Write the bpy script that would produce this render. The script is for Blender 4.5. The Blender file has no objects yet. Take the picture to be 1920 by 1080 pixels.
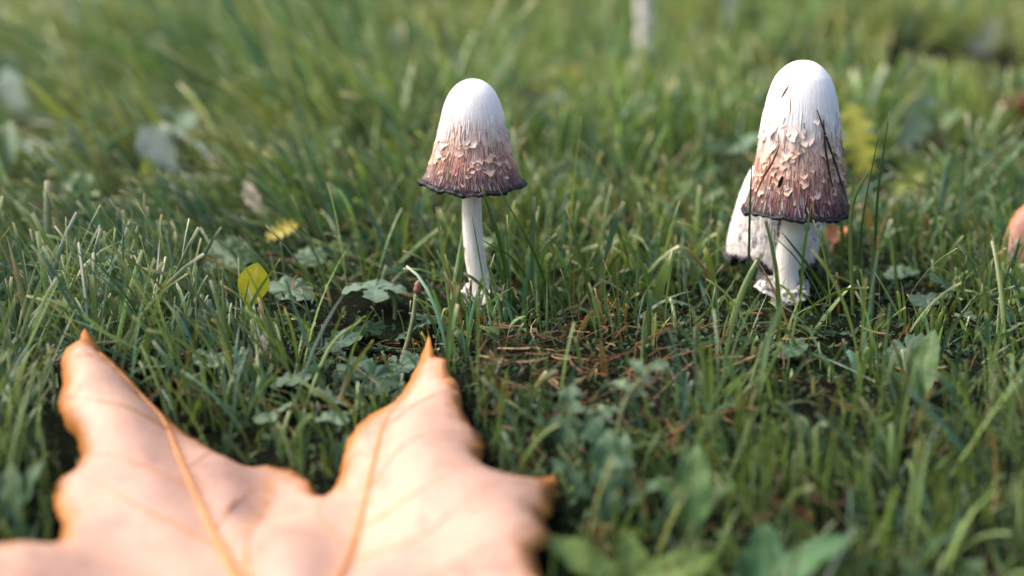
import bpy, math, random
import numpy as np
from mathutils import Vector, Matrix
from mathutils.geometry import delaunay_2d_cdt

# ------------------------------------------------------------------ camera, sky, sun, exposure
PITCH = math.radians(16.0); CAM_H = 0.200; FPX = 50.0/36.0*1920.0
scene = bpy.context.scene
COL = scene.collection
cam_d = bpy.data.cameras.new('camera'); cam = bpy.data.objects.new('camera', cam_d); COL.objects.link(cam)
cam.location = (0, 0, CAM_H); cam.rotation_euler = (math.pi/2-PITCH, 0, 0)
cam_d.lens = 50; cam_d.sensor_width = 36; cam_d.clip_start = 0.01; cam_d.clip_end = 500
cam_d.dof.use_dof = True; cam_d.dof.focus_distance = 0.650; cam_d.dof.aperture_fstop = 3.6
scene.camera = cam
SUN_EL, SUN_AZ = math.radians(46), math.radians(-82)      # azimuth from +Y towards +X
w = bpy.data.worlds.new('World'); scene.world = w; w.use_nodes = True
nt = w.node_tree; bg = nt.nodes['Background']
sky = nt.nodes.new('ShaderNodeTexSky'); sky.sky_type = 'NISHITA'; sky.sun_disc = False
sky.sun_elevation = SUN_EL; sky.sun_rotation = SUN_AZ; sky.air_density = 1.0; sky.dust_density = 6.0; sky.ozone_density = 1.0
nt.links.new(sky.outputs[0], bg.inputs[0]); bg.inputs[1].default_value = 0.15
sun_d = bpy.data.lights.new('sun', 'SUN'); sun = bpy.data.objects.new('sun', sun_d); COL.objects.link(sun)
sun_d.energy = 1.2; sun_d.angle = math.radians(35); sun_d.color = (1.0, 0.98, 0.95)
sd = Vector((math.sin(SUN_AZ)*math.cos(SUN_EL), math.cos(SUN_AZ)*math.cos(SUN_EL), math.sin(SUN_EL)))
sun.rotation_euler = (-sd).to_track_quat('-Z', 'Y').to_euler(); sun.location = sd*5
vs = scene.view_settings; vs.view_transform = 'Standard'; vs.look = 'None'; vs.gamma = 1.0; vs.use_curve_mapping = False
vs.exposure = 1.33
vs.use_white_balance = True; vs.white_balance_temperature = 6500; vs.white_balance_tint = 10
scene.cycles.use_denoising = True
scene.cycles.max_bounces = 8; scene.cycles.diffuse_bounces = 4; scene.cycles.glossy_bounces = 2; scene.cycles.transmission_bounces = 4
scene.cycles.sample_clamp_indirect = 4.0

random.seed(7); RNG = np.random.default_rng(11)

# ------------------------------------------------------------------ helpers: measuring, noise, terrain
FWD = Vector((0, math.cos(PITCH), -math.sin(PITCH))); UPV = Vector((0, math.sin(PITCH), math.cos(PITCH)))
EYE = Vector((0, 0, CAM_H))
def ray(u, v):
    return FWD + Vector((1, 0, 0))*((u-960)/FPX) + UPV*((540-v)/FPX)
def P(u, v, y):                       # the measured point at ground distance y
    d = ray(u, v); return EYE + d*(y/d.y)

def _hash(ix, iy, seed):
    h = (ix.astype(np.int64)*374761393 + iy.astype(np.int64)*668265263 + seed*1442695041) & 0x7fffffff
    h = ((h ^ (h >> 13))*1274126177) & 0x7fffffff
    return ((h ^ (h >> 16)) & 0xffff)/65535.0
def vnoise(x, y, seed=0):
    x = np.asarray(x, float); y = np.asarray(y, float)
    ix = np.floor(x); iy = np.floor(y); fx = x-ix; fy = y-iy
    fx = fx*fx*(3-2*fx); fy = fy*fy*(3-2*fy)
    a = _hash(ix, iy, seed); b = _hash(ix+1, iy, seed); c = _hash(ix, iy+1, seed); d = _hash(ix+1, iy+1, seed)
    return (a*(1-fx)+b*fx)*(1-fy)+(c*(1-fx)+d*fx)*fy
def sstep(a, b, x):
    t = np.clip((np.asarray(x, float)-a)/(b-a), 0, 1); return t*t*(3-2*t)
def flat(u, v):                       # measured point on level ground
    d = ray(u, v); return EYE + d*(-EYE.z/d.z)
HOL = flat(705, 640)
def T(x, y):                          # terrain height
    x = np.asarray(x, float); y = np.asarray(y, float)
    z = (vnoise(x*22, y*22, 3)-.5)*.008
    far = sstep(.75, 1.5, y)
    z = z + far*((vnoise(x*3.1+5, y*3.1, 8)-.5)*.06 + (vnoise(x*7+2, y*7, 9)-.5)*.05)
    z = z - .012*np.exp(-(((x-HOL.x)/.05)**2+((y-HOL.y)/.045)**2))
    z = z - .036*sstep(.60, .34, y)      # the lawn falls away towards the camera
    z = z - .009*np.exp(-(((x+.075)/.10)**4+((y-.44)/.10)**4))      # hollow pressed under the big leaf
    return z
def Tz(x, y): return float(T(x, y))
def PS(u, v, y, lift=.006):            # measured point, never below the soil
    p = P(u, v, y); return p if p.z > Tz(p.x, p.y)+lift*.7 else PG(u, v, lift)
def PG(u, v, lift=0.0):               # measured point on the terrain
    p = flat(u, v)
    for _ in range(6):
        d = ray(u, v); p = EYE + d*((Tz(p.x, p.y)+lift-EYE.z)/d.z)
    return p

# ------------------------------------------------------------------ helpers: objects
def set_cols(me, cols, name='Col'):
    a = me.color_attributes.new(name, 'FLOAT_COLOR', 'POINT')
    c = np.ones((len(me.vertices), 4), np.float32); c[:, :3] = np.asarray(cols, np.float32)[:, :3]
    a.data.foreach_set('color', c.ravel())
def set_vec(me, vecs, name):
    a = me.attributes.new(name, 'FLOAT_VECTOR', 'POINT'); a.data.foreach_set('vector', np.asarray(vecs, np.float32).ravel())
def mesh(name, V, F, mat, cols=None, smooth=True):
    me = bpy.data.meshes.new(name)
    me.from_pydata([tuple(v) for v in V], [], [tuple(f) for f in F])
    if cols is not None: set_cols(me, cols)
    me.materials.append(mat)
    if smooth: me.polygons.foreach_set('use_smooth', [True]*len(me.polygons))
    me.update(); return me
def fast_mesh(name, V, Q, mat, cols):         # big quad meshes from numpy arrays
    me = bpy.data.meshes.new(name); V = np.asarray(V, np.float32); Q = np.asarray(Q, np.int32)
    me.vertices.add(len(V)); me.vertices.foreach_set('co', V.ravel())
    me.loops.add(Q.size); me.loops.foreach_set('vertex_index', Q.ravel())
    me.polygons.add(len(Q)); me.polygons.foreach_set('loop_start', np.arange(0, Q.size, 4, dtype=np.int32))
    me.polygons.foreach_set('loop_total', np.full(len(Q), 4, np.int32))
    me.polygons.foreach_set('use_smooth', np.ones(len(Q), bool))
    set_cols(me, cols); me.materials.append(mat); me.update(calc_edges=True); return me
def link(name, data, parent=None):
    o = bpy.data.objects.new(name, data); COL.objects.link(o)
    if parent is not None: o.parent = parent
    return o
def tag(o, label=None, cat=None, group=None, kind=None):
    if label: o['label'] = label
    if cat: o['category'] = cat
    if group: o['group'] = group
    if kind: o['kind'] = kind
    return o
def thing(name, loc, label, cat, group=None, rz=0.0):
    o = link(name, None); o.location = loc; o.rotation_euler = (0, 0, rz); o.empty_display_size = .01
    return tag(o, label, cat, group)
def copy_tree(o, parent=None):
    c = o.copy(); COL.objects.link(c); c.parent = parent
    for ch in list(o.children): copy_tree(ch, c)
    return c

def tube(path, radii, n=8, caps=True):
    V, F = [], []; path = [Vector(p) for p in path]; side = None
    for i, p in enumerate(path):
        t = (path[min(i+1, len(path)-1)]-path[max(i-1, 0)]).normalized()
        if side is None:
            side = t.cross(Vector((0, 1, 0)));  side = side if side.length > .1 else t.cross(Vector((1, 0, 0)))
        side = (side-t*side.dot(t)).normalized(); b = t.cross(side)
        for k in range(n):
            a = 2*math.pi*k/n; V.append(p+(side*math.cos(a)+b*math.sin(a))*radii[i])
    for i in range(len(path)-1):
        for k in range(n):
            F.append((i*n+k, i*n+(k+1) % n, (i+1)*n+(k+1) % n, (i+1)*n+k))
    if caps:
        F.append(tuple(range(n-1, -1, -1))); F.append(tuple((len(path)-1)*n+k for k in range(n)))
    return V, F
def curve(pts, n):                    # Catmull-Rom through pts
    pts = [Vector(p) for p in pts]; e = [pts[0]*2-pts[1]]+pts+[pts[-1]*2-pts[-2]]; out = []
    for i in range(n+1):
        s = i/n*(len(pts)-1); k = min(int(s), len(pts)-2); t = s-k
        a, b, c, d = e[k:k+4]
        out.append(.5*((2*b)+(c-a)*t+(2*a-5*b+4*c-d)*t*t+(3*b-a-3*c+d)*t**3))
    return out

# ------------------------------------------------------------------ materials
class N:
    def __init__(s, name):
        s.m = bpy.data.materials.new(name); s.m.use_nodes = True; s.t = s.m.node_tree; s.t.nodes.clear()
    def n(s, ty, **kw):
        x = s.t.nodes.new('ShaderNode'+ty)
        for k, v in kw.items():
            if k.startswith('i_'):
                x.inputs[k[2:].replace('_', ' ')].default_value = v
            else: setattr(x, k, v)
        return x
    def l(s, a, b): s.t.links.new(a, b)
    def math(s, op, a, b=None, clamp=False):
        x = s.n('Math', operation=op, use_clamp=clamp)
        for i, q in enumerate((a, b)):
            if q is None: continue
            if isinstance(q, (int, float)): x.inputs[i].default_value = q
            else: s.l(q, x.inputs[i])
        return x.outputs[0]
    def mix(s, fac, a, b, blend='MIX'):
        x = s.n('Mix', data_type='RGBA', blend_type=blend); x.clamp_factor = True
        for q, i in ((fac, 0), (a, 6), (b, 7)):
            if isinstance(q, (int, float)): x.inputs[i].default_value = q
            elif isinstance(q, tuple): x.inputs[i].default_value = (*q, 1)
            else: s.l(q, x.inputs[i])
        return x.outputs[2]
    def ramp(s, fac, stops):
        x = s.n('ValToRGB'); e = x.color_ramp.elements
        while len(e) < len(stops): e.new(.5)
        for el, (p, c) in zip(e, stops): el.position = p; el.color = (*c, 1) if isinstance(c, tuple) else (c, c, c, 1)
        s.l(fac, x.inputs[0]); return x.outputs[0]
    def noise(s, vec, scale, detail=3.0, rough=.55):
        x = s.n('TexNoise'); x.inputs['Scale'].default_value = scale; x.inputs['Detail'].default_value = detail
        x.inputs['Roughness'].default_value = rough
        if vec is not None: s.l(vec, x.inputs['Vector'])
        return x.outputs[0]
    def surf(s, col, rough=.6, spec=.4, transl=0.0, bump=None, bstr=.3, bdist=.001, tcol=None, sss=0.0, sheen=0.0):
        p = s.n('BsdfPrincipled'); p.inputs['Roughness'].default_value = rough; p.inputs['Specular IOR Level'].default_value = spec
        if isinstance(col, tuple): p.inputs['Base Color'].default_value = (*col, 1)
        else: s.l(col, p.inputs['Base Color'])
        if sss:
            p.inputs['Subsurface Weight'].default_value = sss; p.inputs['Subsurface Radius'].default_value = (.004, .003, .002); p.inputs['Subsurface Scale'].default_value = 1.0
        if bump is not None:
            b = s.n('Bump'); b.inputs['Strength'].default_value = bstr; b.inputs['Distance'].default_value = bdist
            s.l(bump, b.inputs['Height']); s.l(b.outputs[0], p.inputs['Normal'])
        o = s.n('OutputMaterial'); out = p.outputs[0]
        if transl > 0:
            tr = s.n('BsdfTranslucent'); tc = col if tcol is None else tcol
            if isinstance(tc, tuple): tr.inputs[0].default_value = (*tc, 1)
            else: s.l(tc, tr.inputs[0])
            mx = s.n('MixShader'); mx.inputs[0].default_value = transl
            s.l(out, mx.inputs[1]); s.l(tr.outputs[0], mx.inputs[2]); out = mx.outputs[0]
        s.l(out, o.inputs[0]); return s.m
    def attr(s, name): return s.n('Attribute', attribute_name=name)
    def obj(s): return s.n('TexCoord').outputs['Object']

def mat_blade(name, transl=.32, rough=.42, spec=.45):
    q = N(name); c = q.attr('Col').outputs['Color']; g = q.n('NewGeometry').outputs['Position']
    f = q.noise(g, 900, 2); c2 = q.mix(q.ramp(f, [(.3, .75), (.7, 1.2)]), (0, 0, 0), c, 'MIX')
    m = q.n('Mix', data_type='RGBA', blend_type='MULTIPLY'); m.inputs[0].default_value = 1
    q.l(c, m.inputs[6]); q.l(q.ramp(f, [(.25, (.72, .72, .72)), (.75, (1.0, 1.0, 1.0))]), m.inputs[7]); c = m.outputs[2]
    tc = q.n('Mix', data_type='RGBA', blend_type='MULTIPLY'); tc.inputs[0].default_value = 1
    q.l(c, tc.inputs[6]); tc.inputs[7].default_value = (1.45, 1.4, .8, 1)
    return q.surf(c, rough, spec, transl, tcol=tc.outputs[2])
M_GRASS = mat_blade('grass_blade_green')
M_STRAW = mat_blade('dead_straw', .15, .7, .2)
def mat_leafy(name, transl=.30, rough=.55, spec=.32, bscale=700):
    q = N(name); c = q.attr('Col').outputs['Color']; o = q.obj()
    f = q.noise(o, 160, 4); m = q.n('Mix', data_type='RGBA', blend_type='MULTIPLY'); m.inputs[0].default_value = 1
    q.l(c, m.inputs[6]); q.l(q.ramp(f, [(.3, (.7, .74, .7)), (.7, (1.0, 1.0, .95))]), m.inputs[7])
    return q.surf(m.outputs[2], rough, spec, transl, bump=q.noise(o, bscale, 3), bstr=.35, bdist=.0008)
M_WEED = mat_leafy('weed_leaf_green')
M_DRY = mat_leafy('dry_plant_matter', .15, .65, .25)

q = N('soil_and_moss'); o = q.n('NewGeometry').outputs['Position']
d1 = q.noise(o, 55, 5); d2 = q.noise(o, 400, 4); d3 = q.noise(o, 3.0, 3)
c = q.mix(q.ramp(d1, [(.4, 0.0), (.62, 1.0)]), (.008, .007, .005), (.008, .014, .006))  # soil and moss tones deepened to stand in for shade between blades
c = q.mix(q.ramp(d2, [(.5, 0.0), (.75, .6)]), c, (.016, .013, .008))
pos = q.n('SeparateXYZ'); q.l(o, pos.inputs[0])
farf = q.ramp(q.math('MULTIPLY', pos.outputs[1], .1), [(.3, 0.0), (.8, 1.0)])
c = q.mix(farf, c, q.mix(d3, (.05, .085, .022), (.085, .115, .035)))
M_SOIL = q.surf(c, .95, .02, bump=d2, bstr=.6, bdist=.003)

def mat_cap(name, stops, dark, fib, ink=False):
    q = N(name); a = q.attr('cyl').outputs['Vector']; sp = q.n('SeparateXYZ'); q.l(a, sp.inputs[0]); t = sp.outputs[2]
    def cyl(k, kz):
        m = q.n('VectorMath', operation='MULTIPLY'); q.l(a, m.inputs[0]); m.inputs[1].default_value = (k, k, kz); return m.outputs[0]
    blot = q.noise(cyl(2.0, 3.5), 1.0, 4); st = q.noise(cyl(26, 5.0), 1.0, 4, .6); st2 = q.noise(cyl(60, 7.0), 1.0, 3, .6)
    tt = q.math('ADD', t, q.math('MULTIPLY', q.math('SUBTRACT', blot, .5), .30))
    base = q.ramp(tt, stops)
    sv = q.math('ADD', q.math('MULTIPLY', st, .6), q.math('MULTIPLY', st2, .4))
    amt = q.ramp(tt, [(.12, 0.0), (.45, .35), (.80, .85), (1.0, 1.0)])
    gap = q.math('MULTIPLY', q.ramp(sv, [(.40, 1.0), (.56, 0.0)]), amt)
    c = q.mix(gap, base, dark)
    hi = q.math('MULTIPLY', q.ramp(sv, [(.54, 0.0), (.68, 1.0)]), q.ramp(tt, [(.35, 0.0), (.6, .55), (.9, .55), (1.0, .2)]))
    c = q.mix(hi, c, fib)
    if ink: c = q.mix(q.math('MULTIPLY', q.ramp(q.noise(cyl(2.6, 7), 1.0, 3), [(.50, 0.0), (.55, 1.0)]), q.ramp(t, [(.38, 0.0), (.55, 1.0)])), c, (.012, .012, .015))  # ink blotches, strengthened low down to stand in for shade there
    return q.surf(c, .75, .25, bump=sv, bstr=.55, bdist=.0012, sss=.06)
M_CAPA = mat_cap('ink_cap_skin', [(.0, (.86, .83, .80)), (.32, (.84, .79, .76)), (.46, (.78, .62, .55)), (.66, (.64, .37, .27)), (.82, (.40, .205, .155)), (.92, (.15, .085, .08)), (.965, (.03, .025, .03)), (1.0, (.012, .012, .016))], (.11, .052, .052), (.72, .58, .53))
M_CAPB = mat_cap('tall_ink_cap_skin', [(.0, (.86, .84, .82)), (.40, (.84, .81, .79)), (.54, (.76, .62, .56)), (.70, (.57, .33, .25)), (.83, (.33, .16, .12)), (.92, (.11, .055, .05)), (.975, (.03, .025, .03)), (1.0, (.012, .012, .016))], (.085, .04, .04), (.68, .53, .47))
M_CAPC = mat_cap('old_ink_cap_skin', [(.0, (.84, .82, .80)), (.60, (.82, .80, .77)), (.655, (.70, .64, .58)), (.67, (.03, .03, .03)), (.71, (.04, .035, .035)), (.73, (.74, .70, .66)), (.88, (.62, .50, .42)), (.95, (.40, .20, .13)), (1.0, (.02, .02, .025))], (.55, .50, .47), (.82, .79, .76), True)
def mat_flake(name):                   # colour of each flake comes from the object's own colour
    q = N(name); oc = q.n('ObjectInfo'); c = oc.outputs['Color']; s = q.attr('Col').outputs['Color']; sp = q.n('SeparateColor'); q.l(s, sp.inputs[0])
    n = q.noise(q.obj(), 900, 3)
    m = q.n('Mix', data_type='RGBA', blend_type='MULTIPLY'); m.inputs[0].default_value = 1
    q.l(c, m.inputs[6]); q.l(q.ramp(n, [(.3, (.70, .68, .66)), (.7, (1.0, 1.0, 1.0))]), m.inputs[7])
    tip = q.mix(.75, m.outputs[2], (.60, .29, .15))
    return q.surf(q.mix(q.math('MULTIPLY', sp.outputs[0], .55), m.outputs[2], tip), .7, .25, .18)
M_FLAKE = mat_flake('cap_flake')
q = N('cap_fibre'); M_FIBRE = q.surf(q.attr('Col').outputs['Color'], .75, .2, .1)
q = N('ink_black_rim'); n1 = q.noise(q.obj(), 700, 4)
M_RIM = q.surf(q.ramp(n1, [(.45, (.008, .009, .013)), (.68, (.02, .02, .025)), (.88, (.12, .115, .115))]), .5, .28, bump=n1, bstr=.8, bdist=.001)
q = N('dark_gill'); M_GILL = q.surf(q.ramp(q.noise(q.obj(), 500, 3), [(.4, (.012, .010, .012)), (.7, (.06, .045, .045))]), .7, .3)
q = N('white_stem'); a = q.obj(); mp = q.n('Mapping'); q.l(a, mp.inputs[0]); mp.inputs['Scale'].default_value = (1, 1, .06)
n1 = q.noise(mp.outputs[0], 900, 4); n2 = q.noise(a, 120, 3)
c = q.mix(q.ramp(n2, [(.45, 0.0), (.75, .5)]), q.ramp(n1, [(.3, (.60, .57, .50)), (.65, (.78, .76, .71))]), (.50, .44, .36))
M_STEM = q.surf(c, .6, .3, bump=n1, bstr=.4, bdist=.0008, sss=.08)
q = N('soiled_ring'); n1 = q.noise(q.obj(), 350, 4)
M_RING = q.surf(q.ramp(n1, [(.38, (.03, .025, .025)), (.52, (.40, .37, .34)), (.7, (.72, .70, .67))]), .7, .25, bump=n1, bstr=.5)
def mat_autumn(name, body, body2, edge, blot):
    q = N(name); a = q.attr('Col').outputs['Color']; sp = q.n('SeparateColor'); q.l(a, sp.inputs[0]); o = q.obj()
    n1 = q.noise(o, 22, 4); n2 = q.noise(o, 75, 5, .65); n3 = q.noise(o, 600, 3)
    c = q.mix(q.ramp(n1, [(.36, 0.0), (.64, 1.0)]), body, body2)
    c = q.mix(q.ramp(n2, [(.54, 0.0), (.72, .7)]), c, blot)
    c = q.mix(q.math('MULTIPLY', sp.outputs[1], .55), c, edge)                  # along the veins
    ef = q.math('ADD', sp.outputs[0], q.math('MULTIPLY', q.math('SUBTRACT', n2, .5), .7))
    c = q.mix(q.ramp(ef, [(.35, 0.0), (.85, .92)]), c, edge)                     # browned margin, orange strengthened to paint shading on the curls
    vo = q.n('TexVoronoi', feature='DISTANCE_TO_EDGE'); q.l(o, vo.inputs['Vector']); vo.inputs['Scale'].default_value = 210
    net = q.ramp(vo.outputs['Distance'], [(.0, 1.0), (.09, 0.0)])
    c = q.mix(q.math('MULTIPLY', net, .16), c, edge)
    return q.surf(c, .5, .35, .18, bump=q.math('ADD', q.math('MULTIPLY', n3, .5), net), bstr=.25, bdist=.0006, tcol=edge)
M_MAPLE = mat_autumn('peach_autumn_leaf', (.59, .365, .26), (.49, .295, .225), (.43, .155, .020), (.34, .17, .135))
M_BROWN = mat_autumn('brown_autumn_leaf', (.44, .22, .15), (.36, .18, .13), (.36, .12, .035), (.25, .12, .09))
q = N('leaf_rib'); M_VEIN = q.surf(q.ramp(q.noise(q.obj(), 200, 3), [(.3, (.38, .14, .03)), (.7, (.45, .20, .07))]), .5, .35)
q = N('leaf_stalk_brown'); M_TWIG = q.surf(q.ramp(q.noise(q.obj(), 300, 4), [(.3, (.12, .055, .035)), (.7, (.26, .13, .08))]), .6, .3)
q = N('weed_stalk'); M_STALK = q.surf(q.ramp(q.noise(q.obj(), 250, 3), [(.3, (.07, .085, .03)), (.7, (.13, .15, .06))]), .5, .4)

# ------------------------------------------------------------------ ground: one uneven sheet to the horizon
def axis(inner, step, reach, grow):
    a = list(np.arange(-inner, inner+step/2, step)); s = step; x = inner
    while x < reach: s *= grow; x += s; a.append(x); a.insert(0, -x)
    return np.array(a)
gx = axis(.9, .012, 220, 1.25); gy = axis(.9, .012, 220, 1.25)+.85
X, Y = np.meshgrid(gx, gy); Z = T(X, Y)*np.exp(-np.maximum(0, np.hypot(X, Y)-8)/10); V = np.stack([X, Y, Z], -1).reshape(-1, 3)
nx, ny = len(gx), len(gy); i = np.arange(nx-1)[None, :]+np.arange(ny-1)[:, None]*nx
Q = np.stack([i, i+1, i+nx+1, i+nx], -1).reshape(-1, 4)
tag(link('ground', fast_mesh('ground', V, Q, M_SOIL, np.ones((len(V), 3))*.05)), 'mossy soil under the lawn, darkened to stand in for shade', None, None, 'structure')

# ------------------------------------------------------------------ mushrooms
def profile_fn(pts):
    ts = np.linspace(0, 1, 801)**2; s_ = np.sqrt([p[0] for p in pts]); rr = np.interp(np.sqrt(ts), s_, [p[1] for p in pts])
    k = np.hanning(61); k /= k.sum(); pad = np.concatenate([-rr[60:0:-1], rr, 2*rr[-1]-rr[-2:-62:-1]]); rr = np.convolve(pad, k, 'same')[60:-60]; rr[0] = max(rr[0], .0001)
    return lambda x: float(np.interp(x, ts, rr))
def make_mushroom(label, base, cap_c, prof, H, tilt, stem_r, mats, seed, nflakes, flake_zone, group=None, rag=1.0, lod=1.0, ring=True, pale=False, cap_part_label=None):
    """base: stem foot; cap_c: centre of the rim plane; prof: (t, radius), t = 0 top .. 1 rim; H: cap height."""
    rs = random.Random(seed); rg = np.random.default_rng(seed)
    root = thing('shaggy_mushroom', base, label, 'mushroom', group)
    cap_l = Vector(cap_c)-Vector(base)
    R = Matrix.Rotation(tilt[1], 4, 'Y') @ Matrix.Rotation(tilt[0], 4, 'X')
    pf = profile_fn(prof); Rm = prof[-1][1]
    na, nr = int(300*lod), int(90*lod)
    ph = [rs.uniform(0, 6.28) for _ in range(8)]
    def radius(t, a):
        r = pf(t)
        lump = 1+rag*(.012*math.sin(2*a+ph[0]+t*2)+.009*math.sin(3*a+ph[1]-t*3)+.006*math.sin(5*a+ph[2]+t*5))
        return r*lump
    def rimz(a):
        return rag*(.0009*math.sin(3*a+ph[3])+.0004*math.sin(7*a+ph[4])*math.sin(2*a+ph[0])+.0004*math.sin(13*a+ph[5])*math.sin(3*a+ph[1])+.0003*math.sin(29*a+ph[6])*math.sin(4*a+ph[2]))
    V, F, cy = [], [], []
    fib = rg.random((nr+1, na))
    for j in range(1, nr):             # fibres run down the cap: correlate along t
        fib[j] = .82*fib[j-1]+.18*fib[j]
    fib = (fib-fib.mean(1, keepdims=True))/(fib.std(1, keepdims=True)+1e-6)
    for j in range(nr+1):
        t = (j/nr)**1.7; t = max(t, .00005)
        for k in range(na):
            a = 2*math.pi*k/na; r = radius(t, a)
            r += fib[j, k]*.00012*min(1, max(0, (t-.18)/.5))*rag
            z = H*(1-t)+rimz(a)*t**6
            V.append(R @ Vector((r*math.cos(a), r*math.sin(a), z))); cy.append((math.cos(a), math.sin(a), t))
    for j in range(nr):
        for k in range(na):
            F.append((j*na+k, (j+1)*na+k, (j+1)*na+(k+1) % na, j*na+(k+1) % na))
    F.append(tuple(range(na)))
    me = mesh('cap', V, F, mats[0]); set_vec(me, cy, 'cyl')
    cap = link('cap', me, root); cap.location = cap_l
    if cap_part_label: cap['label'] = cap_part_label
    # curled inky rim
    n1, n2 = int(160*lod), 8; V, F = [], []
    for i in range(n1):
        a = 2*math.pi*i/n1; rr = .00110*(1+.45*math.sin(9*a+ph[7])*math.sin(4*a+ph[1])+.35*rs.uniform(-1, 1))*rag**.3
        c0 = Vector(((radius(1, a)+.0001)*math.cos(a), (radius(1, a)+.0001)*math.sin(a), rimz(a)+.0002*rs.uniform(-1, 1)))
        for k in range(n2):
            b = 2*math.pi*k/n2
            V.append(R @ (c0+Vector((math.cos(a)*math.cos(b)*rr*1.5, math.sin(a)*math.cos(b)*rr*1.5, math.sin(b)*rr))))
    for i in range(n1):
        for k in range(n2):
            F.append((i*n2+k, ((i+1) % n1)*n2+k, ((i+1) % n1)*n2+(k+1) % n2, i*n2+(k+1) % n2))
    rim = link('rim', mesh('rim', V, F, M_RIM), cap)
    # gills: pleated inner wall
    V, F = [], []; ng = 180
    for j in range(5):
        t = 1-j*.16
        for k in range(ng):
            a = 2*math.pi*k/ng; r = max(stem_r[0]*1.05, (pf(t)-.0012-.004*(j > 0))*(1-.035*(k % 2)))
            V.append(R @ Vector((r*math.cos(a), r*math.sin(a), H*(1-t)+rimz(a)*(j == 0)+.0002)))
    V2 = len(V)
    for k in range(ng):
        a = 2*math.pi*k/ng; V.append(R @ Vector((stem_r[0]*.9*math.cos(a), stem_r[0]*.9*math.sin(a), H*.42)))
    for j in range(5):
        for k in range(ng):
            F.append((j*ng+k, j*ng+(k+1) % ng, (j+1)*ng+(k+1) % ng, (j+1)*ng+k))
    link('gills', mesh('gills', V, F, M_GILL), cap)
    # flakes: a few shared tongue shapes
    shapes = []
    for s in range(7):
        L, W = 1.0, rs.uniform(.26, .52); nu, nv = 5, 4; V, F, C = [], [], []; lift = rs.uniform(.05, .15); hook = rs.uniform(.0, .22)
        for i in range(nu+1):
            u = i/nu; hw = W*(.85+.3*math.sin(u*2.4))*(1-max(0, u-.55)**1.6*1.9)
            for k in range(nv+1):
                v = k/nv*2-1; x = v*max(hw, .05)+.05*rs.uniform(-1, 1)*u
                yy = -u*L*(1-.16*v*v*u)+.07*rs.uniform(-1, 1)*(u > .5)
                z = .015+lift*u*u+hook*max(0, u-.7)*2.2-.10*v*v*(1-.4*u)+.03*rs.uniform(-1, 1)*u
                V.append((x, yy, z)); C.append((max(0, (u-.55)/.45), 0, 0))
        for i in range(nu):
            for k in range(nv):
                b = i*(nv+1)+k; F.append((b, b+nv+1, b+nv+2, b+1))
        shapes.append(mesh('scale_flake', V, F, M_FLAKE, C))
    def frame(t, a):
        e = .01; p = Vector((radius(t, a)*math.cos(a), radius(t, a)*math.sin(a), H*(1-t)))
        p2 = Vector((radius(t+e, a)*math.cos(a), radius(t+e, a)*math.sin(a), H*(1-t-e)))
        up = (p-p2).normalized(); tan = Vector((-math.sin(a), math.cos(a), 0)); out = tan.cross(up).normalized()
        if out.dot(Vector((math.cos(a), math.sin(a), 0))) < 0: out = -out
        return p, tan, up, out
    white = Vector((.82, .78, .75)); pink = Vector((.76, .57, .49)); tan_ = Vector((.70, .38, .24)); brn = Vector((.50, .27, .20))
    for i in range(nflakes):
        a = rs.uniform(0, 2*math.pi); t = flake_zone[0]+(flake_zone[1]-flake_zone[0])*rs.betavariate(2.0, 1.7)
        p, tan, up, out = frame(t, a)
        sz = (rs.uniform(.0026, .0062) if rs.random() < .7 else rs.uniform(.006, .0088))*(1.0 if t < .7 else .8)*(.55 if t > .82 else 1)
        o = link('scale_flake', rs.choice(shapes), cap)
        sx = tan.cross(out)
        M = Matrix((( tan.x, up.x, out.x, 0), (tan.y, up.y, out.y, 0), (tan.z, up.z, out.z, 0), (0, 0, 0, 1)))
        roll = Matrix.Rotation(rs.gauss(0, .2), 4, 'Z')
        M = R @ Matrix.Translation(p+out*.00005) @ M @ roll @ Matrix.Diagonal((sz*rs.uniform(.75, 1.15)*(1 if rs.random() > .5 else -1), sz, sz*rs.uniform(.5, 1.1), 1))
        o.matrix_local = M
        f = (t-flake_zone[0])/(flake_zone[1]-flake_zone[0])
        c = white.lerp(pink, min(1, f*2)) if f < .5 else pink.lerp(brn, (f-.5)*1.5)
        c = c.lerp(tan_, rs.uniform(0, .6) if f > .25 else rs.uniform(0, .1)).lerp(white, rs.uniform(0, .35) if not pale else rs.uniform(.7, 1))
        o.color = (*c, 1)
    # fine fibres lying on the skin
    V, F, C = [], [], []
    for i in range(int(2600*lod)):
        a = rs.uniform(0, 2*math.pi); t = rs.betavariate(2.6, 1.5)*.72+.25; L = rs.uniform(.003, .009)/H; L = min(L, .985-t)
        if L <= .01: continue
        wd = rs.uniform(.00016, .00042); da = rs.gauss(0, .03); lf = rs.uniform(.0001, .0005)
        tone = rs.random(); tr = [.25, .38, .50, .63, .76, .88, 1.0]; tm = t+L*.5 if not pale else .3
        cc = Vector([float(np.interp(tm+rs.gauss(0, .03), tr, ch)) for ch in ((.84, .83, .77, .66, .50, .24, .03), (.81, .78, .61, .41, .27, .13, .025), (.79, .75, .54, .31, .21, .12, .03))])
        cc = cc*(rs.uniform(.30, .55) if tone < .34*min(1, max(0, tm-.3)*3) else rs.uniform(.85, 1.25))
        if tm > .8 and rs.random() < .18: cc = Vector((.36, .32, .31))
        b = len(V)
        for s in range(4):
            u = s/3; p, tan, up, out = frame(t+L*u, a+da*u); ww = wd*(1-.75*u*u)
            p = p+out*(.00015+lf*u*u)
            V += [R @ (p-tan*ww), R @ (p+out*wd*.5), R @ (p+tan*ww)]; C += [cc]*3
        for s in range(3):
            for k in range(2):
                n0 = b+s*3+k; F.append((n0, n0+3, n0+4, n0+1))
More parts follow.
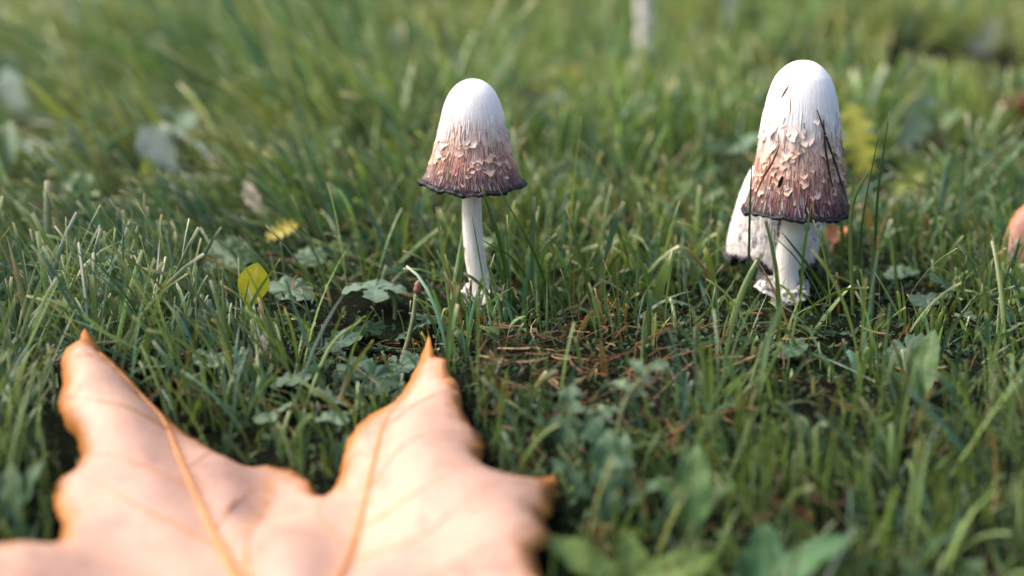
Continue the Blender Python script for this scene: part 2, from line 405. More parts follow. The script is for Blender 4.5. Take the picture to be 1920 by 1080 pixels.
    tag(link('cap_fibres', mesh('cap_fibres', V, F, M_FIBRE, C), cap), kind='stuff')
    # stem
    top = cap_l+(R @ Vector((0, 0, H*.55))); mid = cap_l*.5+Vector((rs.gauss(0, .0015), 0, 0))
    path = curve([Vector((0, 0, -.008)), Vector((0, 0, .006)), mid, cap_l, top], 26)
    rad = []
    for i in range(27):
        u = i/26; rad.append(np.interp(u, [0, .12, .3, .7, 1], [stem_r[1]*1.25, stem_r[1]*1.18, stem_r[1], stem_r[0], stem_r[0]*.9])*(1+.02*rs.uniform(-1, 1)))
    link('stem', mesh('stem', *tube(path, rad, 24), M_STEM), root)
    if ring:                            # torn ring slipped down to the foot
        V, F = [], []; n = 44
        for j in range(5):
            for k in range(n):
                a = 2*math.pi*k/n; u = j/4
                r = stem_r[1]*(1.0+u*(1.05+.4*math.sin(3*a+ph[2])+.25*rs.uniform(-1, 1)))
                V.append((r*math.cos(a), r*math.sin(a), .009+.003*math.sin(u*3)-u*.004+.0012*rs.uniform(-1, 1)+.002*math.sin(2*a+ph[3])))
        for j in range(4):
            for k in range(n):
                F.append((j*n+k, j*n+(k+1) % n, (j+1)*n+(k+1) % n, (j+1)*n+k))
        link('ring', mesh('ring', V, F, M_RING), root)
    return root

def zat(v, y): return P(960, v, y).z
def px_profile(rows, y, y_top, y_rim):
    zt, zr = zat(y_top, y), zat(y_rim, y); k = (P(961, 340, y)-P(960, 340, y)).x
    return [((zt-zat(v, y))/(zt-zr), r*k) for v, r in rows], zt-zr
yL = PG(907, 578).y; bL = PG(907, 578)
profL, HL = px_profile([(148, 1), (150, 14), (154, 23), (162, 33), (172, 41), (190, 50), (210, 56), (240, 61), (270, 67), (300, 75), (318, 82), (331, 87), (339, 92), (343, 95)], yL, 148, 343)
capL = P(884, 343, yL)
make_mushroom('shaggy white mushroom with pinkish scaly bell cap, standing alone behind the peach leaf', bL, capL, profL, HL, (0, math.radians(1.6)), (.0046, .0055), (M_CAPA,), 21, 230, (.36, .90))
bR = PG(1473, 566); yR = bR.y
profR, HR = px_profile([(111, 1), (113, 16), (117, 25), (126, 37), (140, 49), (160, 58), (185, 65), (220, 71), (260, 75), (300, 79), (335, 85), (362, 90), (380, 95), (389, 98)], yR, 111, 389)
capR = P(1493, 391, yR)
make_mushroom('tallest shaggy mushroom with elongated white cap, brown scales and black inky rim', bR, capR, profR, HR, (0, math.radians(-.2)), (.0052, .0062), (M_CAPB,), 33, 260, (.28, .92))
# older collapsing cap close behind the tall one
bO = PG(1446, 534); yO = bO.y; kO = (P(961, 340, yO)-P(960, 340, yO)).x*.80
profO = [(0, .0002), (.012, .30*104*kO), (.05, .50*104*kO), (.12, .66*104*kO), (.25, .78*104*kO), (.45, .88*104*kO), (.7, .97*104*kO), (.9, 1.0*104*kO), (1, .98*104*kO)]
make_mushroom('squat old mushroom with sagging ink-blotched cap, half hidden behind the tallest mushroom', bO, P(1448, 478, yO), profO, zat(296, yO)-zat(478, yO), (math.radians(6), math.radians(2)), (.0062, .0070), (M_CAPC,), 45, 44, (.2, .9), rag=3.2, ring=False, pale=True)
# far one whose cap rises out of the frame
bF = PG(1211, 128); yF = bF.y; kF = (P(961, 100, yF)-P(960, 100, yF)).x
profF = [(0, .0002), (.02, .008), (.08, .013), (.25, .019), (.6, .022), (.9, .026), (1, .028)]
FAR_STEM = [P(1209, v_, yF) for v_ in (20, 50, 80, 105)]
make_mushroom('distant blurred mushroom stem rising out of the background grass', bF, P(1207, -40, yF), profF, .055, (0, 0), (13*kF, 16*kF), (M_CAPA,), 57, 20, (.3, .85), lod=.5, ring=False)

# ------------------------------------------------------------------ traced autumn leaves
def poly_dense(pts, step, jag, rs):
    out = []
    for i in range(len(pts)):
        a, b = Vector(pts[i]), Vector(pts[(i+1) % len(pts)]); n = max(1, int((b-a).length/step)); d = (b-a).normalized(); nrm = Vector((-d.y, d.x))
        for k in range(n):
            out.append(a.lerp(b, k/n)+nrm*jag*rs.uniform(-1, 1)*(0 if k == 0 else 1))
    return out
def seg_dist(p, poly, closed):
    best = np.full(len(p), 1e9); n = len(poly)
    for i in range(n if closed else n-1):
        a = poly[i]; b = poly[(i+1) % n]; d = b-a; L2 = max(1e-12, d@d)
        t = np.clip(((p-a)@d)/L2, 0, 1); q = a+t[:, None]*d; best = np.minimum(best, np.hypot(*(p-q).T))
    return best
def in_poly(p, poly):
    x, y = p[:, 0], p[:, 1]; r = np.zeros(len(p), bool); n = len(poly); j = n-1
    for i in range(n):
        xi, yi = poly[i]; xj, yj = poly[j]
        c = ((yi > y) != (yj > y)) & (x < (xj-xi)*(y-yi)/((yj-yi) if yj != yi else 1e-12)+xi); r ^= c; j = i
    return r
def traced_leaf(name, label, cat, origin, pt, normal, outline, veins, mat, bend, edge_w, grid, seed, petiole=None, vein_mat=M_VEIN, bulge=.0045):
    rs = random.Random(seed); pt = Vector(pt); nrm = Vector(normal).normalized()
    ex = Vector((1, 0, 0)); ex = (ex-nrm*ex.dot(nrm)).normalized(); ey = nrm.cross(ex)
    def proj(u, v):
        d = ray(u, v); t = (pt-EYE).dot(nrm)/d.dot(nrm); w_ = EYE+d*t-pt; return Vector((w_.dot(ex), w_.dot(ey)))
    ol = poly_dense([proj(*q) for q in outline], grid*.55, grid*.09, rs); on = np.array([(q.x, q.y) for q in ol])
    vl = [(np.array([tuple(proj(*q)) for q in pts]), wd) for pts, wd in veins]
    vl = [(np.array([tuple(c)[:2] for c in curve([(*q, 0) for q in a], max(8, 5*len(a)))]), wd) for a, wd in vl]
    lo, hi = on.min(0), on.max(0); gxx, gyy = np.meshgrid(np.arange(lo[0], hi[0], grid), np.arange(lo[1], hi[1], grid))
    g = np.stack([gxx.ravel(), gyy.ravel()], -1)+RNG.uniform(-.3, .3, (gxx.size, 2))*grid
    g = g[in_poly(g, on)]; g = g[seg_dist(g, on, True) > grid*.35]
    pts = [Vector(p) for p in on]+[Vector(p) for p in g]; nb = len(on)
    r = delaunay_2d_cdt(pts, [], [list(range(nb))], 1, 1e-6)
    p2 = np.array([tuple(v) for v in r[0]]); faces = r[2]
    de = seg_dist(p2, on, True); dv = np.full(len(p2), 1e9)
    for a, wd in vl:
        if wd > .0008: dv = np.minimum(dv, seg_dist(p2, a, False))
    def height(p, dv, de):
        return bend(p[:, 0], p[:, 1])+bulge*(1-np.exp(-(dv/.010)**2))+(vnoise(p[:, 0]*60, p[:, 1]*60, seed)-.5)*.0016-.0055*np.exp(-de/.005)
    z = height(p2, dv, de)
    W3 = [pt+ex*a+ey*b+nrm*c-Vector(origin) for (a, b), c in zip(p2, z)]
    cols = np.stack([np.exp(-de/edge_w), np.exp(-(dv/.0016)**2), np.zeros(len(de))], -1)
    root = thing(name, origin, label, cat)
    bl = link('blade', mesh('blade', W3, faces, mat, cols), root)
    s = bl.modifiers.new('thickness', 'SOLIDIFY'); s.thickness = .0003; s.offset = -1
    for a, wd in vl:
        dva = np.full(len(a), 0.0); dea = seg_dist(a, on, True); ins = in_poly(a, on); a = a[ins]; dea = dea[ins]
        if len(a) < 3: continue
        if wd <= .0008:
            dva = np.full(len(a), 1e9)
            for b_, w2 in vl:
                if w2 > .0008: dva = np.minimum(dva, seg_dist(a, b_, False))
        else: dva = np.zeros(len(a))
        zz = height(a, dva, dea)
        path = [pt+ex*q[0]+ey*q[1]+nrm*(c-wd*.15)-Vector(origin) for q, c in zip(a, zz)]
        n = len(path); link('vein', mesh('vein', *tube(path, [wd*(1-.88*i/(n-1)) for i in range(n)], 7), vein_mat), bl)
    if petiole:
        pth = curve([Vector(q)-Vector(origin) for q in petiole], 14)
        link('petiole', mesh('petiole', *tube(pth, [.0016*(1-.2*i/14)+(.0012 if i > 12 else 0) for i in range(15)], 10), vein_mat), root)
    return root, [pt+ex*q.x+ey*q.y for q in ol]
OUT = [(0,1064),(45,1050),(96,1033),(115,1014),(118,980),(107,957),(98,924),(100,896),(112,881),(138,867),(151,845),(143,817),(121,794),(109,763),(121,738),(119,704),(129,685),(155,671),(164,656),(186,671),(236,704),(281,741),(349,780),(405,808),(450,814),(495,795),(540,817),(579,851),(591,876),(607,884),(628,866),(650,806),(675,780),(737,727),(776,676),(804,644),(813,665),(838,685),(841,702),(861,724),(866,755),(883,789),(903,803),(908,828),(900,856),(917,879),(956,882),(1043,870),(1047,896),(1035,918),(1035,957),(1018,986),(1029,1025),(1029,1053),(1001,1080),(1010,1120),(1060,1180),(1130,1212),(1080,1290),(940,1320),(800,1352),(690,1346),(620,1360),(568,1338),(500,1372),(380,1390),(220,1400),(60,1380),(-120,1300),(-230,1220),(-160,1170),(-190,1105),(-90,1085)]
B0 = (568,1336)
VEINS = [([B0,(440,1075),(385,960),(340,860),(300,770),(240,722),(190,684)], .0021), ([B0,(640,1080),(672,960),(700,860),(722,790),(758,724),(793,672)], .0019),
 ([B0,(380,1225),(150,1140),(-170,1112)], .0014), ([B0,(800,1240),(1000,1190),(1115,1212)], .0014), ([(520,1240),(462,1040),(500,884),(495,805)], .0009),
 ([(412,1020),(300,975),(220,935),(135,885)], .0007), ([(362,910),(270,885),(160,850)], .0006), ([(312,795),(210,790),(125,765)], .0006), ([(345,870),(385,835),(402,812)], .0005),
 ([(400,990),(440,930),(470,880),(500,830)], .0005), ([(690,900),(770,850),(898,808)], .0006), ([(668,970),(800,950),(920,885)], .0006), ([(650,1040),(800,1035),(1030,885)], .0007),
 ([(716,805),(780,765),(858,728)], .0005), ([(702,850),(665,835),(640,860)], .0004), ([(655,1020),(600,950),(600,890)], .0005), ([(470,1140),(300,1090),(60,1055)], .0006), ([(620,1150),(780,1130),(1015,1040)], .0006)]
lp = P(804, 644, .575); slope = .174
def bend_maple(a, b):
    return .005*np.sin(a*38+.6)+.004*np.sin(b*30+1.0)+.004*np.sin(a*70+b*50)
_d = ray(568, 1336); _n = Vector((0, -slope, 1)); PLB = EYE+_d*((lp-EYE).dot(_n)/_d.dot(_n))
LEAF, LEAF_POLY = traced_leaf('maple_leaf', 'large peach and orange fallen leaf with pointed lobes lying on the grass', 'leaf', PLB, lp, (0, -slope, 1), OUT, VEINS, M_MAPLE, bend_maple, .0080, .0046, 3,
    petiole=[PLB+Vector((0, .002, .001)), PLB+Vector((-.004, -.03, .001)), PLB+Vector((-.008, -.07, .004)), PLB+Vector((-.020, -.105, .001))])
pbr = PG(1915, 528)
BROWN = [(1874,524),(1876,488),(1882,450),(1892,420),(1906,396),(1922,380),(1960,352),(2010,346),(2050,392),(2044,466),(2006,520),(1950,546),(1905,528)]
traced_leaf('fallen_leaf', 'curled reddish brown fallen leaf standing upright in the grass', 'leaf', pbr, pbr+Vector((.004, 0, 0)), (-.35, -.86, .45), BROWN,
    [([(1912,530),(1950,470),(2000,400),(2035,380)], .0009), ([(1935,495),(1910,450),(1895,425)], .0005), ([(1955,465),(1945,410),(1930,385)], .0005), ([(1960,460),(2010,470),(2035,460)], .0005)], M_BROWN,
    lambda a, b: .35*(a-.02)**2*8, .003, .0028, 5)
def curled_dry(label, u, v, lift, size, rz, seed, col, cat='leaf', name='dry_leaf_curl', group=None):
    p = PG(u, v); rs = random.Random(seed); root = thing(name, p, label, cat, group, rz)
    V, F, C = [], [], []; nu, nv = 14, 7
    for i in range(nu+1):
        t = i/nu; hw = size*.30*math.sin(math.pi*(.08+.88*t))**.8
        for k in range(nv+1):
            s = k/nv*2-1; a = s*1.5
            V.append((size*(t-.5), hw*math.sin(a)*.8+size*.03*rs.uniform(-1, 1), lift+hw*(1-math.cos(a))*.9+size*.25*(t-.35)**2+size*.02*rs.uniform(-1, 1)))
            f = rs.uniform(.75, 1.15); C.append([c*f for c in col])
    for i in range(nu):
        for k in range(nv):
            b = i*(nv+1)+k; F.append((b, b+nv+1, b+nv+2, b+1))
    link('blade', mesh('blade', V, F, M_DRY, C), root)
    link('petiole', mesh('petiole', *tube(curve([(-size*.5, 0, lift+size*.08), (-size*.7, size*.05, lift*.6), (-size*.85, 0, -.004)], 8), [size*.022]*9, 6), M_TWIG), root)
    return root
curled_dry('torn orange-brown leaf scrap behind the tallest stem', 1566, 488, .012, .024, math.radians(70), 8, (.42, .17, .09))
curled_dry('reddish brown rolled leaf tip poking above the grass beyond the upright brown leaf', 1912, 262, .020, .045, math.radians(155), 4, (.22, .075, .05))

# ------------------------------------------------------------------ weeds and other small plants
def blade_leaf(L, W, shape, base_c, vein_c, droop=.25, fold=.25, nu=18, nv=6, rs=random, teeth=0.0, wave=0.0):
    """Leaf along +X from the origin, rising then drooping; shape(t) = half width 0..1. Grid across follows the outline so teeth are real."""
    V, F, C = [], [], []; bc, vc = Vector(base_c), Vector(vein_c)
    for i in range(nu+1):
        t = i/nu; hw = W*shape(t)
        for k in range(nv+1):
            s = k/nv*2-1; a = abs(s)
            back = teeth*L*a*a*.05
            x = L*(t*(1-.10*droop*t))-back*math.sin(t*40)*.0
            z = L*(.35*t-droop*t*t)*.6+fold*hw*a+wave*L*.02*math.sin(t*17+s*2)*a+L*.004*rs.uniform(-1, 1)
            V.append((x, hw*s, z))
            side = abs(((t*7-a*1.4) % 1)-.5); vn = max(math.exp(-(a/.10)**2), .45*math.exp(-((.5-side)/.10)**2)*(a < .9))
            C.append(bc.lerp(vc, min(1, vn))*rs.uniform(.93, 1.05))
    for i in range(nu):
        for k in range(nv):
            b = i*(nv+1)+k; F.append((b, b+nv+1, b+nv+2, b+1))
    return V, F, C
def round_leaf(R, base_c, vein_c, lobes=9, depth=.10, cup=.25, notch=.45, rs=random, na=54, nr=5):
    """Scalloped kidney leaf of radius R, stalk at the origin, facing +Z."""
    V, F, C = [(0, 0, 0)], [], [Vector(vein_c)]; bc, vc = Vector(base_c), Vector(vein_c); ph = rs.uniform(0, 6)
    for j in range(1, nr+1):
        f = j/nr
        for k in range(na+1):
            a = -math.pi+.14+(2*math.pi-.28)*k/na; th = a
            r = R*(1-notch*math.exp(-((math.pi-abs(a))/.35)**2)*.6)*(1-depth*f*(1-abs(math.cos(lobes*.5*a))))*(1+.05*math.sin(2*a+ph))
            z = R*(cup*(f*f)*(.5+.5*math.cos(2*a+ph))+.07*f*math.cos(lobes*a)-.10*f**3)
            V.append((r*f*math.cos(th), r*f*math.sin(th), z))
            vn = .8*math.exp(-((abs(((a*5/(2*math.pi)+.5) % 1)-.5))/.07)**2)*(1-.4*f)
            C.append(bc.lerp(vc, vn)*rs.uniform(.92, 1.05))
    m = na+1
    for k in range(na):
        F.append((0, 1+k, 2+k))
        for j in range(nr-1):
            b = 1+j*m+k; F.append((b, b+m, b+m+1, b+1))
    return V, F, C
TEAL = (.10, .175, .085); TEALV = (.20, .28, .17); TEAL_SHADE = (.050, .10, .058); PALE = (.20, .275, .19); YEL = (.55, .50, .03); LIME = (.20, .25, .04); GREEN = (.075, .14, .035)  # the darker teal has shade put into the leaf colour
ELL = lambda t: math.sin(math.pi*min(1, .03+.97*t))**.75
OBO = lambda t: math.sin(math.pi*t**1.35*.97+.06)**.8
def DAND(t):                           # toothed, lobed outline
    tooth = abs(((t*5.0) % 1)-.15); return (.25+.75*math.sin(math.pi*(t*.86+.08)))*(1.05-.85*min(1, tooth*1.25))+.03 if t < .97 else .05
def stalk(root, a, b, r0, r1, bow=(0, 0, 0), name='stalk', mat=None, n=10):
    m = (Vector(a)+Vector(b))/2+Vector(bow)
    return link(name, mesh(name, *tube(curve([a, m, b], n), [r0+(r1-r0)*i/n for i in range(n+1)], 7), mat or M_STALK), root)
def place(o, loc, yaw, pitch=0.0, roll=0.0):
    o.location = loc; o.rotation_euler = (roll, pitch, yaw); return o

SIGHT = []                             # plants the grass in front leaves visible (point, radius, share)
SPOTS = []                             # ground spots where the grass is thinner (x, y, radius)
def ivy(u, v, y=None, R=.011, label=None, col=TEAL, vc=TEALV, tilt=(0, 0), seed=0, group=None, lobes=9, depth=.12, clear=True, ground=None):
    """One scalloped leaf on its stalk; the leaf centre is at the measured pixel."""
    rs = random.Random(seed*7+1)
    c = PG(u, v, .012) if y is None else PS(u, v, y)
    g = Vector((c.x+rs.uniform(-.004, .004), c.y+rs.uniform(.001, .006), 0)); g.z = Tz(g.x, g.y)-.002
    root = thing('ground_ivy', g, label, 'weed', group)
    o = link('leaf', mesh('leaf', *round_leaf(R, col, vc, lobes, depth, rs.uniform(.1, .3), .45, rs)[:2], M_WEED), root)
    V, F, C = round_leaf(R, col, vc, lobes, depth, rs.uniform(.1, .3), .45, rs); o.data = mesh('leaf', V, F, M_WEED, C)
    place(o, c-g, rs.uniform(-3.1, 3.1), tilt[0]+rs.gauss(0, .12), tilt[1]+rs.gauss(0, .12))
    stalk(root, (0, 0, 0), c-g+Vector((0, 0, -.0002)), .0007, .0005, (rs.gauss(0, .002), .002, 0))
    if clear: SPOTS.append((c.x, c.y, R*.9)); SIGHT.append((c, R*.9, .78))
    return root

SIGHT += [(p_, .02, .9) for p_ in FAR_STEM]
# the hollow behind the peach leaf
ivy(545, 712, .605, .0090, 'round pale green weed leaf with white scalloped edge in the hollow', (.13, .21, .13), PALE, (.10, -.25), 1)
ivy(597, 690, .622, .0080, 'cupped round weed leaf touching the white-edged one in the hollow', (.10, .18, .10), TEALV, (.0, .55), 2)
ivy(622, 745, .592, .0085, 'pale flat weed leaf low in the hollow above the leaf notch', (.17, .22, .14), PALE, (.3, .2), 3)
ivy(325, 690, .585, .0085, 'upright oval weed leaf between grass blades above the curled leaf lobe', (.085, .15, .075), TEALV, (-1.1, .3), 4)
ivy(400, 672, .61, .0085, 'pale speckled weed leaf in the grass above the curled leaf lobe', (.17, .24, .15), PALE, (.1, .15), 5)
ivy(512, 775, .565, .0085, 'light weed leaf lying over the middle notch of the peach leaf', (.16, .23, .14), PALE, (.2, -.15), 6)
ivy(622, 786, .560, .0075, 'small scalloped weed leaf beside the pointed lobe of the peach leaf', (.15, .22, .14), PALE, (0, .1), 7)
ivy(690, 620, .655, .0095, 'dark teal round leaf in deep shade under the lobed leaf', TEAL_SHADE, TEAL, (.1, .8), 8)
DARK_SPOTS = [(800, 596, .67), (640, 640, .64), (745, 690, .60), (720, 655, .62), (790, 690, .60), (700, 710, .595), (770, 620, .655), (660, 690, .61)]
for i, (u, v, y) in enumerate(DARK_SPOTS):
    ivy(u, v, y, .0085+.0015*(i % 3), 'dark teal scalloped leaf crowding the shaded hollow between leaf and mushroom', TEAL_SHADE, TEAL, (.15*(i % 3-1), .35), 20+i, 'shaded leaves in the hollow')
for i, (u, v, y, R, tl, lab) in enumerate([
    (1742, 560, .675, .0095, (.1, -.1), 'broad pale weed leaf with curled edge right of the tallest mushroom'), (1772, 532, .705, .009, (.2, .3), 'green weed leaf overlapping the broad pale one right of the tallest mushroom'),
    (1690, 512, .72, .009, (0, .1), 'pale flat weed leaf between the tallest mushroom and the broad pale weed leaf'), (1808, 592, .65, .006, (.1, 0), 'tiny round weed leaf below the broad pale weed leaf'),
    (1262, 562, .672, .0095, (.1, .1), 'silvery weed leaf in grass between the two tall mushrooms'), (1075, 322, 1.02, .016, (.0, .8), 'blurred pale weed leaf behind the grass needle between the mushrooms'),
    (855, 385, .90, .013, (.1, .7), 'blurred whitish weed leaf just behind the lone mushroom stem'), (545, 545, .705, .012, (0, .4), 'blurred teal weed leaf beside the yellow leaf'),
    (580, 480, .80, .010, (.1, .2), 'small pale teal weed leaf behind the lobed leaf'), (425, 480, .80, .014, (.2, .2), 'blurred teal weed leaf above the yellow leaf'),
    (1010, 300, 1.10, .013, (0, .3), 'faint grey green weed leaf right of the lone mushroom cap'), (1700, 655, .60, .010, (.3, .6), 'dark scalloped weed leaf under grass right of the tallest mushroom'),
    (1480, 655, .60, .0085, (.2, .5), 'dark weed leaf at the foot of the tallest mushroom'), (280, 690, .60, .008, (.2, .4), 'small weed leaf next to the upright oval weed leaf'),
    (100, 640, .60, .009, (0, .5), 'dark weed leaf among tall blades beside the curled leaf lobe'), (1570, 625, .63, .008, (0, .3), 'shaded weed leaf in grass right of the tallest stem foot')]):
    ivy(u, v, y, R, lab, (.14, .21, .13) if i not in (11, 12, 14, 15) else TEAL_SHADE, PALE if i not in (11, 12, 14, 15) else TEAL, tl, 50+i)

# lobed leaf on a tall stalk (buttercup-like) in the hollow
def lobed(u, v, y, size, label, col, vc, seed, name='buttercup_plant', cat='weed', yaw=0, tilt=0):
    rs = random.Random(seed); c = P(u, v, y); g = Vector((c.x+.010, c.y-.006, 0)); g.z = Tz(g.x, g.y)-.002
    root = thing(name, g, label, cat)
    for a in (-1.75, -.55, .6, 1.8, 3.0):
        sh = lambda t: (.06+.94*t**.8)*(1-.9*max(0, (t-.75)/.25)**1.5)*(.88+.12*math.cos(t*22))
        V, F, C = blade_leaf(size*rs.uniform(.85, 1.1), size*.50, sh, col, vc, .55, .12, 14, 8, rs, wave=1.2)
        o = link('leaflet', mesh('leaflet', V, F, M_WEED, C), root); place(o, c-g, a+yaw, tilt, rs.gauss(0, .08))
    stalk(root, (0, 0, 0), c-g, .0011, .0008, (.004, 0, .004)); SPOTS.append((c.x, c.y, .014)); SIGHT.append((c, size*1.1, .97)); return root
lobed(703, 540, .665, .0185, 'pale green lobed weed leaf spread like a parasol over the dark hollow', (.15, .225, .155), PALE, 5, yaw=.3)
# yellow leaf
def single_leaf(u, v, y, L, W, shape, label, col, vc, yaw, pitch, seed, name, cat='leaf', base_drop=None, group=None, fold=.25, droop=.25, roll=0.0, clear=True, wave=0.6, nu=22, stem=True):
    """Leaf whose base is at the measured pixel and which points along yaw, raised by -pitch."""
    rs = random.Random(seed); c = PS(u, v, y); g = Vector((c.x, c.y, Tz(c.x, c.y)-.002)); root = thing(name, g, label, cat, group)
    V, F, C = blade_leaf(L, W, shape, col, vc, droop, fold, nu, 8, rs, wave=wave)
    o = link('leaf', mesh('leaf', V, F, M_WEED, C), root); place(o, c-g, yaw, pitch, roll if math.cos(yaw) > 0 else -roll)
    if stem: stalk(root, (0, 0, 0), c-g+Vector((0, 0, .0005)), .0009, .0007, (rs.gauss(0, .001), 0, 0))
    if clear: SIGHT.append((c+Vector((0, 0, L*.3)), L*.7, .92))
    return root
up = -math.radians(78)
single_leaf(465, 582, .655, .0245, .0074, OBO, 'bright yellow oval leaf standing up among the grass', YEL, (.62, .56, .08), .35, -math.radians(76), 3, 'yellow_leaf', fold=.1, droop=.05, roll=1.35)
# bud stalk
g = PG(742, 700); root = thing('bud_stalk', g, 'leafless brown-green stalk with withered bud beside the lobed leaf', 'weed')
tp = P(781, 548, .615)-g
stalk(root, (0, 0, -.003), tp, .0014, .0010, (.002, 0, .002), 'stalk')
V, F = [], []
bud = tube(curve([tp-Vector((0, 0, .001)), tp+Vector((.0005, 0, .002)), tp+Vector((.001, 0, .0045)), tp+Vector((.002, 0, .006))], 9), [.0011, .0015, .0018, .0017, .0015, .0017, .0012, .0009, .0006, .0002], 9)
SIGHT += [(g+tp*f_, .004, .9) for f_ in (.3, .5, .7, .9, 1)]
link('withered_bud', mesh('withered_bud', *bud, M_TWIG), root)
# dandelion-like plants in the right foreground
def rosette(u, v, leaves, label, seed, col, vc, name='dandelion_plant', group=None, lift=0.0, shape=None, fold=.2):
    rs = random.Random(seed); g = PG(u, v); root = thing(name, g, label, 'weed', group)
    for (yaw, pit, L, W) in leaves:
        V, F, C = blade_leaf(L, W, shape or DAND, col, vc, .45, fold, 40, 6, rs, wave=1.0)
        o = link('leaf', mesh('leaf', V, F, M_WEED, C), root); place(o, (0, 0, .001), yaw, -pit, rs.gauss(0, .25))
    SPOTS.append((g.x, g.y, .012)); return root
rosette(1140, 985, [(1.9, 1.15, .040, .0060), (1.2, .95, .036, .0055), (.2, .6, .032, .0055), (2.7, .8, .032, .006), (1.55, 1.3, .036, .0055)], 'toothed dark green weed rosette right of the peach leaf', 3, (.075, .145, .075), (.16, .23, .12))
rosette(1060, 860, [(1.3, 1.2, .030, .007), (.3, .8, .028, .007), (2.6, .7, .028, .007)], 'small toothed weed just beyond the outer tip of the peach leaf', 4, (.05, .105, .055), (.10, .17, .09))
# the curled, pale sprig
g = PG(1150, 905); root = thing('weed_sprig', g, 'tall slender sprig with curled pale toothed leaves above the toothed rosette', 'weed'); tp = P(1225, 690, .50)-g
pth = [Vector((0, 0, -.002)), P(1160, 800, .497)-g, P(1182, 735, .50)-g, tp]
link('stalk', mesh('stalk', *tube(curve(pth, 16), [.0012-.0006*i/16 for i in range(17)], 8), M_STALK), root)
rs = random.Random(9)
for (u, v, L, yaw, pit) in [(1165, 775, .014, 3.0, .1), (1175, 755, .008, .3, .5), (1185, 735, .009, 2.6, .4), (1195, 722, .008, .2, .3), (1208, 705, .009, 2.4, .7), (1218, 697, .009, .5, .4), (1225, 690, .007, .1, .0)]:
    V, F, C = blade_leaf(L, L*.36, lambda t: ELL(t)*(.75+.25*math.cos(t*30)), (.19, .26, .15), PALE, .6, .35, 22, 6, rs, wave=2.0)
    place(link('leaf', mesh('leaf', V, F, M_WEED, C), root), P(u, v, .50)-g, yaw, -pit, rs.gauss(0, .3))
SIGHT += [(g+q_, .010, .8) for q_ in pth[1:]]
# broad plantain leaves
def plantain(u, v, leaves, label, seed, col=(.075, .15, .045), vc=(.14, .22, .08)):
    return rosette(u, v, leaves, label, seed, col, vc, 'plantain_plant', None, shape=ELL, fold=.25)
plantain(1300, 1010, [(1.45, 1.25, .034, .0062), (2.5, .9, .026, .0045), (.6, .8, .026, .0045)], 'broad smooth-leaved plantain in the dark grass right of the toothed rosette', 1)
plantain(1722, 770, [(1.1, 1.05, .036, .0060), (2.6, .8, .024, .0045), (.2, .5, .024, .0045)], 'folded dark plantain leaf standing in grass below the broad pale weed leaf', 2, (.06, .12, .035), (.10, .17, .06))
plantain(1420, 1130, [(.25, .55, .042, .0065), (1.3, .7, .03, .006)], 'large blurred plantain leaves at the lower edge of the dark grass', 3, (.06, .14, .05), (.10, .20, .09))
plantain(1180, 1130, [(2.75, .5, .040, .0075), (.3, .4, .034, .007), (1.5, .7, .026, .006)], 'light green blurred plantain leaves under the corner of the peach leaf', 4, (.13, .20, .045), (.2, .27, .08))
plantain(35, 985, [(1.2, .9, .026, .0045), (2.0, .9, .024, .0045)], 'dark plantain leaves beside the trailing lobe of the peach leaf', 5, (.055, .115, .05), (.10, .18, .09))
# yellow-green toothed leaves and pale leaves (sky sheen painted into them) behind the tall mushroom and far left
single_leaf(1625, 325, .95, .050, .014, DAND, 'yellow-green toothed leaf leaning behind the tallest mushroom', (.27, .28, .035), (.34, .34, .07), 2.0, -1.15, 11, 'dandelion_leaf', 'weed', droop=.2, roll=.9, nu=40)
single_leaf(1672, 362, .95, .040, .012, DAND, 'lime toothed leaf lying across the grass right of the yellow-green one', LIME, (.28, .32, .10), .35, -.45, 12, 'dandelion_leaf', 'weed', roll=.8, nu=40)
single_leaf(1690, 275, 1.05, .050, .014, DAND, 'pale teal toothed leaf above the lime leaf', (.19, .27, .18), PALE, .75, -.75, 13, 'dandelion_leaf', 'weed', roll=.9, nu=40)
single_leaf(1815, 105, 1.8, .075, .015, ELL, 'whitish curled leaf with painted sky glint far behind the upright brown leaf', (.42, .43, .36), (.5, .5, .45), .7, -.5, 14, 'sheen_leaf', 'leaf', roll=.9)
single_leaf(1352, 62, 2.0, .070, .024, OBO, 'pale teal broad leaf with painted sky sheen far behind the tallest mushroom', (.27, .36, .30), (.36, .43, .36), 1.5, -1.3, 15, 'sheen_leaf', 'leaf', droop=.05, roll=1.2)
single_leaf(62, 238, 1.18, .055, .014, OBO, 'whitish teal leaf with painted sky sheen upright at the far left of the lawn', (.34, .43, .37), (.45, .5, .45), 2.4, -1.05, 16, 'sheen_leaf', 'leaf', droop=.15, roll=1.3)
single_leaf(335, 320, 1.0, .040, .013, OBO, 'whitish leaf with painted sky sheen tilted in grass left of the lone mushroom', (.37, .44, .37), (.45, .5, .45), 2.65, -.75, 17, 'sheen_leaf', 'leaf', droop=.1, roll=1.1)
single_leaf(268, 372, .97, .028, .008, ELL, 'lime green leaf upright below the whitish leaf', LIME, (.26, .3, .08), 1.5, -1.35, 18, 'small_leaf', 'leaf', roll=1.2)
single_leaf(425, 330, 1.02, .022, .0055, ELL, 'narrow pinkish dead leaf right of the whitish leaf', (.42, .36, .27), (.5, .44, .36), 2.5, -.7, 19, 'dead_leaf', 'leaf', roll=1.1)
single_leaf(492, 400, .93, .026, .005, ELL, 'pinkish white dead blade slanting in grass above the lobed leaf', (.45, .38, .31), (.5, .45, .4), 2.3, -.75, 20, 'dead_leaf', 'leaf', roll=1.0)
single_leaf(465, 238, 1.35, .035, .008, ELL, 'pale green leaf with painted sky sheen slanting in the far grass left of the lone cap', (.26, .35, .22), PALE, .75, -.9, 21, 'sheen_leaf', 'leaf', roll=1.0)
